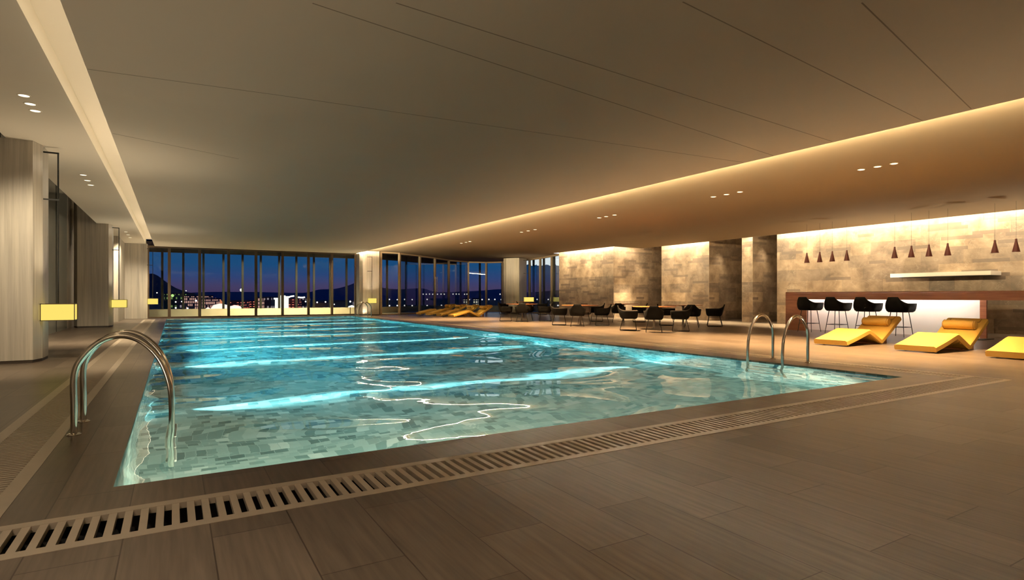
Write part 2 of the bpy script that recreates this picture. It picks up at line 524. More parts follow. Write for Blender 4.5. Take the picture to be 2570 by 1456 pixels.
grille('drain_grille', -1.2, 9.45, 3.13, 3.59, 'x', 'wide cream slatted drain grille across the near end of the pool')
grille('drain_grille', -1.2, -0.74, 3.59, PY1, 'y', 'finely slatted drain grille along the left side of the pool')
grille('drain_grille', 9.05, 9.45, 3.59, PY1, 'y', 'finely slatted drain grille along the right side of the pool')

# ------------------------------------------------------------ ceilings
b = MB(); b.box(-0.811, 8.60, YB, 33.3, ZM, ZM+0.07); b.box(8.60, 9.05, YB, 33.3, ZM, ZM+0.018)
struct(b, 'ceiling', M['ceiling'])
SEAMS = [((-0.80, 7.66), (1.08, 7.47)), ((1.0, 4.98), (9.0, 6.30)), ((1.6, 4.62), (9.0, 5.25)),
         ((3.65, 3.39), (9.03, 3.99)), ((4.95, 2.64), (8.99, 3.41)), ((-0.79, 10.5), (1.0, 11.3)),
         ((1.08, 7.47), (9.0, 6.9)), ((-0.81, 1.2), (9.03, 2.0))]
for i, (p, q) in enumerate(SEAMS):
    d = Vector((q[0]-p[0], q[1]-p[1], 0)); n = Vector((-d.y, d.x, 0)).normalized()*0.006
    b = MB()
    b.prism([(p[0]+n.x, p[1]+n.y), (p[0]-n.x, p[1]-n.y), (q[0]-n.x, q[1]-n.y), (q[0]+n.x, q[1]+n.y)], ZM-0.0015, ZM+0.001)
    struct(b, 'trim_%d' % (i+1), M['seam'])
# left soffit and its light slot
b = MB()
b.box(-2.33, -1.187, YB, 34.0, 3.65, 3.72)
b.box(-2.33, -2.31, YB, 34.0, 3.72, 4.6)
b.box(-3.6, -2.31, YB, 34.0, 4.6, 4.66)
b.box(-1.187, -1.167, YB, 34.0, 3.65, 3.88)
b.box(-1.187, -0.66, YB, 33.3, 3.88, 3.92)
b.box(-0.68, -0.66, YB, 33.3, ZM+0.07, 3.88)
struct(b, 'ceiling_left', M['ceiling'])
# right sloping ceiling
pts = [(8.75, YB), (20.3, YB), (20.3, 21.6), (18.6, 21.6), (18.6, 26.9)]+list(reversed(FAC))+[(9.1, 33.3), (8.75, 33.3)]
b = MB(); b.quad(*[(x, y, zr(x)) for x, y in pts])
b.quad((8.75, YB, ZM+0.018), (8.75, 33.3, ZM+0.018), (8.75, 33.3, zr(8.75)), (8.75, YB, zr(8.75)))
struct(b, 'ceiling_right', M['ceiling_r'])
b = MB()
b.box(18.5, 24.0, YB, 27.0, 3.95, 4.0)
b.box(20.28, 20.30, YB, 21.6, zr(20.3), 3.95)
b.box(18.58, 20.3, 21.58, 21.6, zr(18.6)-0.03, 3.95)
b.box(18.58, 18.6, 21.6, 26.9, zr(18.6), 3.95)
struct(b, 'ceiling_slot', M['ceiling'])

# ------------------------------------------------------------ walls
b = MB(); b.box(-3.7, 24.2, YB-0.2, YB, 0, 4.0); struct(b, 'wall_back', M['vein'])
b = MB()
b.box(-3.3, -3.1, YB, 13.4, 0, 4.6)
b.box(-3.3, -3.1, 24.3, 29.5, 0, 4.6)
b.box(-3.3, -2.36, 29.5, 33.2, 0, 4.6)
b.box(-2.36, -2.03, 29.5, 33.2, 0, 3.65)
struct(b, 'wall_left', M['vein'])
b = MB(); b.box(-2.3, -1.1, 33.2, 34.0, 0, 3.65); b.box(-3.6, -2.36, 33.2, 34.0, 0, 4.6)
struct(b, 'wall_left_pier', M['vein'])
b = MB(); b.box(20.7, 24.0, YB, 14.31, 0, 3.95); struct(b, 'wall_right', M['ashlar'])
b = MB(); b.box(20.7, 24.0, 15.42, 15.95, 0, 3.95); struct(b, 'wall_right', M['ashlar'])
b = MB(); b.box(20.7, 24.0, 17.67, 20.59, 0, 3.95); struct(b, 'wall_right', M['ashlar'])
b = MB(); b.box(19.0, 24.0, 22.18, 26.9, 0, 3.95); struct(b, 'wall_right', M['ashlar'])
b = MB(); b.box(23.8, 24.0, 14.31, 22.18, 0, 3.95); struct(b, 'wall_right', M['ashlar'])

# ------------------------------------------------------------ columns
def column(cx, y0, label, r=0.54, cham=0.28, ztop=3.65, rot=0):
    t = empty('stone_column', (cx, y0+r, 0), label, 'column', rz=rot)
    c = cham*0.3
    pts = [(-r, -r+cham), (-r+c*1.5, -r), (r-c, -r), (r, -r+cham), (r, r-cham), (r-c, r), (-r+c*1.5, r), (-r, r-cham)]
    b = MB(); b.prism(pts, 0.05, ztop-0.002, cap=True); b.build('shaft', M['vein'], t)
    k = 0.985
    b = MB(); b.prism([(x*k, y*k) for x, y in pts], 0.0, 0.05); b.build('plinth', M['plinth'], t)
    return t
column(-2.45, 12.11, 'large pale stone column standing at the left edge, nearest the camera', ztop=3.65)
column(-2.45, 24.70, 'pale stone column beside the middle of the left deck', r=0.55, ztop=4.55)
column(9.66, 32.2, 'stone column at the far right corner of the pool, behind the far ladder', r=0.58, ztop=3.66)
column(18.85, 31.0, 'stone column behind the farthest dining tables, in front of curved windows', r=0.58, ztop=3.5, rot=0.5)

# ------------------------------------------------------------ lanterns
def lantern(x, y, z, ztop, w, label, rz=0.0, arm=0.25):
    """shade box hanging on a rod from a bracket; (x,y) is the wall side of the shade"""
    t = empty('wall_lantern', (x, y, z), label, 'lantern', rz=rz)
    h = 0.29; dpt = 0.36; e = 0.012
    b = MB(); b.box(e, w-e, -dpt/2+e, dpt/2-e, 0.004, h-0.004); b.build('lamp_shade', M['shade'], t)
    b = MB()
    for xx in (0, w-e):
        for yy in (-dpt/2, dpt/2-e): b.box(xx, xx+e, yy, yy+e, 0, h)
    for zz in (0, h-e):
        b.box(0, w, -dpt/2, -dpt/2+e, zz, zz+e); b.box(0, w, dpt/2-e, dpt/2, zz, zz+e)
        b.box(0, e, -dpt/2, dpt/2, zz, zz+e); b.box(w-e, w, -dpt/2, dpt/2, zz, zz+e)
    b.build('frame', M['bronze'], t)
    b = MB(); b.tube([(arm, 0, h), (arm, 0, ztop-z)], 0.012, 8); b.build('rod', M['darkmetal'], t)
    for zz in (ztop-z, ztop-z-0.8):
        b = MB(); b.box(-0.02, arm+0.012, -0.012, 0.012, zz-0.012, zz+0.012); b.build('bracket_arm', M['darkmetal'], t)
    return t
lantern(-1.93, 12.45, 0.68, 3.55, 0.47, 'glowing yellow box lantern hung on the nearest left column', arm=0.22)
lantern(-1.92, 25.0, 0.68, 3.55, 0.47, 'glowing yellow box lantern hung on the middle left column', arm=0.22)
lantern(-1.10, 33.0, 0.69, 3.40, 0.45, 'glowing yellow box lantern at the far left corner of the room', arm=0.22)
lantern(9.42, 31.98, 0.69, 3.30, 0.48, 'glowing yellow box lantern on the column at the far pool corner', arm=0.24, rz=-0.2)
lantern(18.60, 30.1, 0.74, 3.30, 0.62, 'glowing yellow box lantern on the column behind the dining tables', arm=0.31, rz=-0.5)

# ------------------------------------------------------------ far window wall
WN = [0]
def window_bay(p, q, z1=3.75, last=False, mw=0.13, md=0.12, door=False, mat='bronze'):
    """one glazed bay from p to q: mullion at p, rails, pane"""
    WN[0] += 1
    P0, Q0 = Vector((p[0], p[1], 0)), Vector((q[0], q[1], 0))
    L = (Q0-P0).length; ang = math.atan2(q[1]-p[1], q[0]-p[0])
    t = empty('%s_%d' % ('door' if door else 'window', WN[0]), P0, rz=ang, kind='structure')
    b = MB(); b.box(-mw/2, mw/2, -md/2, md/2, 0, z1); b.build('mullion', M[mat], t)
    if last:
        b = MB(); b.box(L-mw/2, L+mw/2, -md/2, md/2, 0, z1); b.build('mullion', M[mat], t)
    b = MB(); b.box(mw/2, L-mw/2, -md/2, md/2, 0, 0.07); b.box(mw/2, L-mw/2, -md/2, md/2, z1-0.1, z1)
    b.build('rail', M[mat], t)
    b = MB(); b.box(mw/2, L-mw/2, -0.006, 0.006, 0.07, z1-0.1); b.build('glass_pane', M['glass'], t)
    return t, L
fx = [-1.1, -0.19, 1.14, 2.47, 3.78, 5.11, 6.47, 7.75, 9.10]
for i in range(len(fx)-1):
    window_bay((fx[i], 33.3), (fx[i+1], 33.3), z1=ZM+0.03, last=(i == len(fx)-2))
fr = [(10.3, 32.4), (11.5, 32.6), (13.2, 33.68), (14.62, 34.65), (16.14, 35.85), (18.0, 36.6), (19.15, 36.05), (19.88, 34.95),
      (20.1, 33.2), (19.95, 31.56), (19.81, 30.08), (19.39, 28.2), (19.1, 26.95)]
for i in range(len(fr)-1):
    dr = i in (2, 3)
    t, L = window_bay(fr[i], fr[i+1], z1=zr((fr[i][0]+fr[i+1][0])/2)+0.01, door=dr, mat='tan')
    if dr:
        b = MB(); xx = L-0.10 if i == 2 else 0.10
        b.tube([(xx, -0.11, 1.35), (xx, -0.11, 2.35)], 0.022, 10)
        b.tube([(xx, -0.11, 1.45), (xx, -0.04, 1.45)], 0.012, 8); b.tube([(xx, -0.11, 2.25), (xx, -0.04, 2.25)], 0.012, 8)
        b.build('door_handle', M['steel_brushed'], t)
# left side: tinted full-height glazing
ly = [13.4, 15.6, 17.8, 20.0, 22.2, 24.3]
for i in range(len(ly)-1):
    WN[0] += 1
    t = empty('window_%d' % WN[0], (-3.11, ly[i], 0), kind='structure')
    L = ly[i+1]-ly[i]
    b = MB(); b.box(-0.02, 0.02, 0, 0.04, 0, 4.6); b.build('mullion', M['darkmetal'], t)
    b = MB(); b.box(-0.008, 0.008, 0.04, L, 0.0, 4.6); b.build('glass_pane', M['glass_dark'], t)

# ------------------------------------------------------------ balcony outside
pin = [(-3.6, 33.3), (9.1, 33.3)]+FAC
b = MB(); b.quad(*[(x, y, -0.01) for x, y in pin+list(reversed(OUT))]); struct(b, 'balcony_floor', M['balcony'])
def strip(poly, z0, z1, th, name, mat):
    b = MB()
    for p, q in zip(poly, poly[1:]):
        d = Vector((q[0]-p[0], q[1]-p[1], 0)).normalized(); n = Vector((-d.y, d.x, 0))*th
        e = d*0.02
        b.prism([(p[0]-e.x, p[1]-e.y), (q[0]+e.x, q[1]+e.y), (q[0]+e.x+n.x, q[1]+e.y+n.y), (p[0]-e.x+n.x, p[1]-e.y+n.y)], z0, z1)
    return struct(b, name, mat)
strip(OUT, -0.01, 0.385, 0.14, 'balcony_parapet', M['balcony'])
strip(OUT[:6], 3.46, 4.1, 0.3, 'balcony_beam', M['soffit'])
b = MB(); b.quad(*[(x, y, 3.80) for x, y in [(-3.6, 33.4), (9.1, 33.4)]+FAC[:6]+list(reversed(OUT[:6]))]); struct(b, 'balcony_soffit', M['soffit'])
ox = [-0.53, 0.45, 1.42, 2.41, 3.39, 4.35, 5.35, 6.31, 7.32, 8.28, 9.28]
posts = [((x, 36.0), 'far') for x in ox]+[(p, 'curve') for p in
         [(12.0, 36.35), (13.66, 37.3), (18.65, 39.2), (19.9, 38.45), (21.3, 37.5), (22.5, 35.0), (22.7, 33.95), (22.76, 32.75)]]
pr = None
for i, (p, where) in enumerate(posts):
    lab = ('slim dark post on the balcony parapet outside the straight far windows' if where == 'far'
           else 'slim dark post on the balcony parapet outside the curved windows')
    grp = 'balcony posts beyond the far windows' if where == 'far' else 'balcony posts beyond the curved windows'
    if pr is None:
        b = MB(); b.box(-0.055, 0.055, -0.01, 0.13, 0, 3.55)
        pr = b.build('balcony_post', M['darkmetal']); pr['category'] = 'post'
        o = pr
    else:
        o = pr.copy(); COL.objects.link(o)
    o.location = (p[0], p[1], 0.385); o['label'] = lab; o['group'] = grp

# ------------------------------------------------------------ LED strips (real strips hidden in the slots)
def led(x0, x1, y0, y1, z0, z1, mat, label):
    b = MB(); lx, ly_ = x1-x0, y1-y0                # diode segments of 0.4 m on one strip
    n = max(1, int(max(lx, ly_)/0.4))
    for k in range(n):
        if ly_ >= lx: b.box(-lx/2, lx/2, -ly_/2+ly_*k/n, -ly_/2+ly_*(k+0.98)/n, 0, z1-z0)
        else: b.box(-lx/2+lx*k/n, -lx/2+lx*(k+0.98)/n, -ly_/2, ly_/2, 0, z1-z0)
    o = b.build('led_strip', mat)
    o.location = ((x0+x1)/2, (y0+y1)/2, z0); o['label'] = label; o['category'] = 'light strip'
    return o
led(-0.823, -0.8112, YB+0.1, 33.0, ZM+0.036, ZM+0.072, M['led'], 'warm light strip hidden in the left ceiling slot')
led(9.076, 9.09, YB+0.1, 33.0, ZM+0.0118, ZM+0.0168, M['led_r'], 'warm light strip hidden above the right edge of the pool ceiling')
led(20.33, 20.35, YB+0.1, 14.3, 3.62, 3.64, M['led_cool'], 'white light strip washing the stone wall behind the bar')
led(20.33, 20.35, 15.45, 15.93, 3.62, 3.64, M['led_cool'], 'short light strip washing the narrow stone pier beside the bar')
led(20.33, 20.35, 17.7, 20.5, 3.62, 3.64, M['led_cool'], 'light strip washing the wide stone pier behind the dining tables')
led(18.63, 18.65, 22.2, 26.8, 3.62, 3.64, M['led_cool'], 'light strip washing the farthest stone block by the curved windows')
led(18.8, 20.4, 21.63, 21.65, 3.62, 3.64, M['led_cool'], 'light strip washing the side of the farthest stone block')

def area(name, loc, size, sizey, energy, col, direction, spread=PI):
    l = bpy.data.lights.new(name, 'AREA'); l.shape = 'RECTANGLE'; l.size = size; l.size_y = sizey
    l.energy = energy; l.color = col; l.spread = spread
    o = bpy.data.objects.new(name, l); COL.objects.link(o); o.location = loc
    zz = -Vector(direction).normalized(); xx = Vector((0, 1, 0)).cross(zz).normalized(); yy = zz.cross(xx)   # long side along Y
    o.rotation_euler = Matrix((xx, yy, zz)).transposed().to_euler()
    return o
def spot(name, loc, target, energy, col, ang, blend=0.5, rad=0.03, parent=None):
    l = bpy.data.lights.new(name, 'SPOT'); l.energy = energy; l.color = col
    l.spot_size = math.radians(ang); l.spot_blend = blend; l.shadow_soft_size = rad
    o = bpy.data.objects.new(name, l); COL.objects.link(o)
    o.rotation_euler = (Vector(target)-Vector(loc)).to_track_quat('-Z', 'Y').to_euler()
    if parent is not None:
        o.parent = parent; o.location = Vector(loc)-Vector(parent.location)
    else: o.location = loc
    return o

# the light of the right-hand ceiling strip, in 4 m runs
for k in range(10):
    y0 = YB+0.1+k*4.0; y1 = min(y0+4.0, 33.0)
    l = area('cove_run', (8.97, (y0+y1)/2, ZM+0.04), 0.03, y1-y0, 420*(y1-y0)/4.0, (1.0, 0.78, 0.45), (1.2, 0, 1))

# ------------------------------------------------------------ recessed downlights
WARM = (1.0, 0.80, 0.52)
def downlight(x, y, z, energy, label, group=None, ang=112, target=None, col=(1.0, 0.82, 0.56)):
    t = empty('recessed_downlight', (x, y, z), label, 'downlight', group)
    b = MB(); b.lathe([(0.058, -0.004), (0.058, -0.001)], seg=20); b.build('diffuser', M['disc'], t)
    b = MB()
    pr_ = [(0.058, -0.006), (0.072, -0.006), (0.074, 0.0)]
    b.lathe(pr_, seg=20, cap=False); b.build('ring', M['ceiling'], t, smooth=True)
    tg = target or (x, y, 0)
    spot('bulb', (x, y, z-0.02), tg, energy, col, ang, 0.7, 0.05, parent=t)
    return t
LEFTS = [('nearest left column', [9.43, 9.80, 10.13]), ('middle left column', [14.98, 15.65, 16.25]), ('far left corner pier', [27.4, 28.7, 30.0])]
for nm, Ys in LEFTS:
    for k, y in enumerate(Ys):
        downlight(-1.64, y, 3.65, 240 if y < 11 else 560, 'round lit downlight, %s of three in the left ceiling before the %s' % (('nearest', 'middle', 'farthest')[k], nm), ang=84, target=(-1.9, y+2.6, 0.0))
RIGHTS = [('above the yellow loungers', [5.77, 6.07, 6.38]), ('above the right pool ladder', [9.26, 9.66, 10.06]), ('above the nearest dining tables', [13.9, 14.3, 14.65]),
          ('above the farther dining tables', [18.5, 19.0, 19.5]), ('above the far yellow loungers', [24.1, 24.55, 25.05])]
for nm, Ys in RIGHTS:
    for k, y in enumerate(Ys):
        downlight(11.95, y, zr(11.95), 1500, 'round lit downlight, %s of three in the right ceiling %s' % (('nearest', 'middle', 'farthest')[k], nm), col=(1.0, 0.64, 0.30), ang=84)
# more of the same behind the camera, unseen but lighting the near deck
for y in (-4.2, 0.2):
    downlight(-1.64, y, 3.65, 480, 'round lit downlight in the left ceiling behind the camera', 'downlights behind the camera', col=(1.0, 0.88, 0.72))
for y in (-3.0, 1.4):
    downlight(11.95, y, zr(11.95), 40, 'round lit downlight in the right ceiling behind the camera', 'downlights behind the camera')

def ceiling_fill(x, y, z, e, ang=150):  # added upward spot without a fixture, brightens the ceilings
    spot('ceiling_fill', (x, y, z), (x, y, z+1), e, (1.0, 0.83, 0.60), ang, 0.9, 0.05)
for x, y, z in ((-1.35, 12.30, 1.0), (-1.35, 24.8, 1.0), (-0.72, 32.6, 1.0), (9.66, 31.7, 1.0), (18.9, 29.8, 1.06)):  # fill added next to the lanterns, not part of them
    ceiling_fill(x, y, z, 70, 110)
for x, y in ((-1.7, -0.1), (1.5, -4.5), (5.5, -4.5), (9.5, -4.5)):  # fill added out of view behind the camera
    ceiling_fill(x, y, 1.8, 120 if x > 3 else 430)
for y in (2.0, 6.0, 10.0):  # fill added out of sight behind the bar
    ceiling_fill(19.4, y, 1.0, 150)
for k in range(13):                                 # added fill along the side grilles, which hold no lamps
    y = -4.0+k*3.0
    ceiling_fill(-0.97, y, 0.03, 42, 158)
    ceiling_fill(9.25, y, 0.03, 30, 158)

# wall grazers in the slots
for (x, y) in ((20.48, 19.9), (20.48, 18.4), (20.48, 15.68), (20.48, 12.9), (20.48, 10.6), (20.48, 8.4), (20.48, 6.0), (20.48, 3.5), (20.48, 1.0)):
    spot('wall_grazer', (x, y, 3.8), (x+0.12, y, 0.5), 260, (1.0, 0.76, 0.44), 42, 0.6, 0.03)
for (x, y) in ((21.6, 17.3), (21.6, 15.1), (19.6, 21.75), (20.9, 21.75)):
    spot('wall_grazer', (x-0.3, y-0.05, 3.7), (x-0.3, y+0.1, 0.5), 230, (1.0, 0.78, 0.48), 62, 1.0, 0.05)
for (x, y) in ((18.78, 26.2), (18.78, 24.2)):
    spot('wall_grazer', (x, y, 3.8), (x, y, 0.5), 300, (1.0, 0.80, 0.50), 50, 0.6, 0.03)
# floor light from the slot in front of the stone walls
for y in (16.8, 19.2, 21.0, 13.6, 11.5):
    spot('wall_grazer', (20.42, y, 3.7), (19.1, y, 0.0), 4200, (1.0, 0.80, 0.48), 64, 0.8, 0.05)

# ------------------------------------------------------------ underwater lights
ROWS = [8.75, 12.9, 16.0, 19.4, 22.4, 26.2, 29.3]
CY = (0.20, 0.86, 1.0)
def uw(x, y, sgn, label, e):
    t = empty('underwater_light', (x, y, DEPTH+0.17), label, 'pool light', 'underwater lights along the pool floor')
    b = MB(); b.tube([(0, 0, 0), (0.05*sgn, 0, 0)], 0.06, 16); b.build('housing', M['steel_brushed'], t)
    b = MB(); b.tube([(0.05*sgn, 0, 0), (0.056*sgn, 0, 0)], 0.05, 16); b.build('lens', M['cyan'], t)
    spot('bulb', (x+0.08*sgn, y, DEPTH+0.17), (x+sgn*1.35, y, DEPTH+0.0), e*26, (0.42, 0.94, 1.0), 24, 0.8, 0.02, parent=t)
    spot('bulb', (x+0.08*sgn, y, DEPTH+0.17), (x+sgn*3.8, y, DEPTH-0.02), e*420, (0.36, 0.92, 1.0), 8.5, 1.0, 0.02, parent=t)
for y in ROWS:
    uw(PX0, y, 1, 'round underwater light near the floor of the left pool wall', 60)
    uw(PX1, y, -1, 'round underwater light near the floor of the right pool wall', 60)
for y in (10.5, 13.5, 16.5, 19.5, 22.5, 25.5, 28.5):  # added cyan fill from the left wall, no fixtures here
    spot('underwater_fill', (PX0+0.05, y, -0.5), (8.5, y, -1.0), 520, (0.13, 0.72, 0.88), 150, 0.5, 0.04)
for k in range(12):  # added spots on the pool floor to brighten the right pool wall
    spot('underwater_fill', (PX1-0.75, 9.0+2.0*k, DEPTH+0.05), (PX1, 9.0+2.0*k, -0.5), 130, (0.12, 0.80, 0.92), 110, 0.9, 0.03)
for x in (1.2, 4.1, 7.0):  # added neutral fill for the near end of the pool, unseen
    spot('underwater_fill', (x, PY0+0.05, -0.5), (x, 6.5, -2.0), 420, (0.84, 0.90, 0.68), 150, 0.5, 0.04)

# ------------------------------------------------------------ pool ladders
def ladder(y0, y1, xd, xw, label):
    """two bent rails from the deck (xd) over the edge into the water (xw), treads below"""
    t = empty('pool_ladder', ((xd+xw)/2, (y0+y1)/2, 0), label, 'pool ladder')
    cx, cy = (xd+xw)/2, (y0+y1)/2
    for y in (y0, y1):
        h = (xw-xd)
        pts = [(xd, 0.0), (xd, 0.22), (xd, 0.46), (xd+0.07*h, 0.60), (xd+0.25*h, 0.73), (xd+0.47*h, 0.775),
               (xd+0.68*h, 0.72), (xd+0.86*h, 0.58), (xd+0.97*h, 0.38), (xw, 0.18), (xw, -0.05), (xw, -0.5), (xw, -1.15)]
        path = smooth_path([(x-cx, y-cy, z) for x, z in pts], 7)
        b = MB(); b.tube(path, 0.0235, 14); b.build('rail', M['steel'], t, smooth=True)
        b = MB(); b.lathe([(0.05, 0.0), (0.05, 0.006), (0.035, 0.014), (0.026, 0.016)], cx=xd-cx, cy=y-cy, seg=20)
        b.build('base_plate', M['steel'], t, smooth=True)
    for z in (-0.35, -0.7, -1.05):
        b = MB(); b.box(xw-cx-0.04, xw-cx+0.04, y0-cy+0.02, y1-cy-0.02, z-0.015, z+0.015, 0.006); b.build('tread', M['steel_brushed'], t)
    return t
ladder(5.67, 6.22, -0.68, -0.015, 'curved steel ladder rails on the left pool edge, nearest the camera')
ladder(5.66, 6.30, 9.0, 8.33, 'curved steel ladder rails on the right pool edge in front of loungers')
ladder(29.9, 30.55, 9.0, 8.33, 'small curved steel ladder rails at the far right pool corner')

# ------------------------------------------------------------ shell armchair
def shell_rows(z0, zarm, zback, hw=0.275, hd=0.27, open_bottom=False):
    """outer shell of a bucket armchair facing +x: rows from bottom to rim"""
    plan = [(1.0, 0.94), (0.97, 1.0), (0.7, 1.02), (0.4, 1.03), (0.1, 1.03)]
    for k in range(0, 13):                       # rounded-square back half
        a = PI/2+PI/2*k/12
        c_, s_ = math.cos(a), math.sin(a)
        plan.append((-1.03*abs(c_)**0.62-0.1*(1-abs(c_)), 1.02*abs(s_)**0.62))
    plan = plan[:5]+[p for p in plan[5:] if p[0] < 0.05]
    plan = plan+[(x, -y) for x, y in reversed(plan) if y > 1e-6]
    def rim(x, y):
        if x > -0.45: return zarm
        a = abs(y)
        if a < 0.60: return zback
        f = max(0.0, min(1.0, (1.0-a)/0.40))
        return zarm+(zback-zarm)*f
    rows = []
    for j, t in enumerate((0.0, 0.12, 0.35, 0.65, 0.88, 1.0)):
        k = (0.80, 0.90, 0.95, 0.98, 1.0, 1.0)[j]
        row = []
        for x, y in plan:
            zt = rim(x, y); z = z0+(zt-z0)*t+(0.0 if j else 0.0)
            lean = -0.07*t*min(1.0, max(0.0, (-x-0.4)/0.5))
            pinch = 1.0
            if x < -0.4 and t > 0.5: pinch = 1.0-0.26*(t-0.5)*2*min(1.0, (-x-0.4)/0.5)
            row.append((x*hd*k+lean+0.0, y*hw*k*pinch, z))
        rows.append(row)
    return rows
def make_shell(t, z0, zarm, zback):
    rows = shell_rows(z0, zarm, zback)
    b = MB(); R = b.grid(rows)
    b.bm.faces.new(list(reversed(R[0])))
    o = b.build('shell', [M['char'], M['char_in']], t, smooth=True, recalc=False)
    # make outside face out
    md = o.modifiers.new('thickness', 'SOLIDIFY'); md.thickness = 0.022; md.offset = 1.0
    md.material_offset = 1; md.use_rim = True
    s = [(0.24, 0.19), (0.0, 0.21), (-0.18, 0.16), (-0.21, 0.0), (-0.18, -0.16), (0.0, -0.21), (0.24, -0.19)]
    b = MB(); b.prism(s, z0+0.03, z0+0.075); bmesh.ops.bevel(b.bm, geom=list(b.bm.edges), offset=0.012, segments=2, affect='EDGES')
    b.build('seat_cushion', M['char_in'], t, smooth=True)

def make_chair():
    t = empty('dining_chair', (0, 0, 0), 'x', 'chair', 'dining chairs')
    make_shell(t, 0.40, 0.64, 0.80)
    for s in (-1, 1):
        yt, yb = 0.15*s, 0.235*s
        pts = [(0.17, yt, 0.42), (0.235, yb, 0.035), (0.225, yb, 0.014), (0.20, yb, 0.010), (-0.24, yb, 0.010), (-0.265, yb, 0.014), (-0.275, yb, 0.035), (-0.18, yt, 0.42)]
        b = MB(); b.tube(pts, 0.0105, 8); b.build('leg', M['blackmetal'], t, smooth=True)
    return t
def make_stool():
    t = empty('bar_stool', (0, 0, 0), 'x', 'bar stool', 'bar stools')
    make_shell(t, 0.68, 0.90, 1.07)
    pts = [(0.24, 0.22), (0.24, -0.22), (-0.25, 0.22), (-0.25, -0.22)]
    for x, y in pts:
        b = MB(); b.tube([(x*0.62, y*0.66, 0.70), (x, y, 0.0)], [0.011, 0.009], 8); b.build('leg', M['blackmetal'], t, smooth=True)
    k = 0.86; q = [(x*k, y*k, 0.26) for x, y in (pts[0], pts[1], pts[3], pts[2])]
    b = MB(); b.tube(q, 0.008, 8, closed=True); b.build('footrest', M['blackmetal'], t)
    return t

chair = make_chair()
CH = [((12.61, 12.86), 46, 'black shell chair with its back to the camera, nearest of all at the front table', 0),
      ((12.49, 13.84), -42, 'black sled-base chair facing right at the left side of the nearest table', 0),
      ((13.59, 12.73), 133, 'black sled-base chair facing left at the right side of the nearest table', 0),
      ((15.75, 14.20), 38, 'black shell chair, back to camera, in front of the rightmost table', 0),
      ((16.78, 14.10), 132, 'rightmost dining chair, in black, facing left at the rightmost table', 0),
      ((15.85, 15.48), -46, 'black chair half hidden behind the nearest table, facing right', 0),
      ((16.95, 18.17), 137, 'black chair facing left behind the nearest table, before the stone corner', 0),
      ((15.97, 18.34), 49, 'black shell chair, back to camera, at the small table under the stone corner', 0),
      ((13.75, 16.72), 141, 'black sled-base chair facing left at the right of the middle table', 0),
      ((15.70, 19.45), 141, 'black chair facing left, seen directly behind the right chair of the middle table', 0),
      ((12.63, 16.74), 53, 'black shell chair, back to camera, at the front of the middle table', 0),
      ((13.92, 18.00), 232, 'black chair facing the camera at the back of the middle table', 0),
      ((12.56, 17.75), -35, 'black sled-base chair facing right at the left of the middle table', 0),
      ((13.94, 20.82), 146, 'black sled-base chair facing left at the right of the left-hand table', 0),
      ((12.50, 21.70), -30, 'black sled-base chair facing right, nearest to the far yellow loungers', 0),
      ((12.77, 20.80), 59, 'black shell chair, back to camera, at the front of the left-hand table', 0),
      ((13.85, 22.10), 237, 'black chair facing the camera at the back of the left-hand table', 0),
      ((17.30, 30.30), -29, 'distant black chair beside the farthest yellow lounger, facing right', 0),
      ((17.60, 28.60), -32, 'distant black chair facing right in the back row before the windows', 0),
      ((18.50, 27.90), 146, 'distant black chair facing left in the back row before the stone block', 0)]
for i, ((x, y), a, lab, _) in enumerate(CH):
    if i == 0:
        chair.location = (x, y, 0); chair.rotation_euler = (0, 0, math.radians(a)); chair['label'] = lab
    else:
        dup(chair, (x, y, 0), math.radians(a), lab)
stool = make_stool()
ST = [(10.58, 'black bar stool farthest from the camera, beside the red-brown end panel'),
      (9.72, 'black bar stool second from the red-brown end panel'),
      (8.87, 'black bar stool standing behind the first yellow lounger, third from the end panel'),
      (8.02, 'black bar stool nearest the camera, farthest from the red-brown end panel')]
for i, (y, lab) in enumerate(ST):
    if i == 0:
        stool.location = (16.90, y, 0); stool['label'] = lab
    else: dup(stool, (16.90, y, 0), 0, lab)

# ------------------------------------------------------------ tables
def make_table():
    t = empty('dining_table', (0, 0, 0), 'x', 'table', 'dining tables')
    b = MB(); b.lathe([(0.60, 0.728), (0.70, 0.742), (0.70, 0.755), (0.694, 0.76)], seg=40); b.build('tabletop', M['tabletop'], t, smooth=True)
    b = MB(); b.lathe([(0.045, 0.02), (0.04, 0.06), (0.04, 0.70), (0.12, 0.728)], seg=20); b.build('pedestal', M['grey'], t, smooth=True)
    b = MB(); b.lathe([(0.25, 0.0), (0.25, 0.012), (0.10, 0.02), (0.046, 0.024)], seg=32); b.build('base', M['grey'], t, smooth=True)
    return t
tb = make_table()
TB = [((13.64, 13.90), 'round orange wood table on a grey pedestal, nearest the camera'),
      ((16.50, 15.30), 'round orange wood table farthest right, behind the nearest one'),
      ((17.00, 19.20), 'round orange wood table right below the stone wall corner'),
      ((13.20, 17.30), 'round orange wood table in the middle, second nearest to the pool edge'),
      ((13.15, 21.45), 'round orange wood table in line with the far yellow loungers'),
      ((18.10, 29.30), 'distant round orange table in the back row by the curved windows')]
for i, ((x, y), lab) in enumerate(TB):
    if i == 0: tb.location = (x, y, 0); tb['label'] = lab
    else: dup(tb, (x, y, 0), 0, lab)

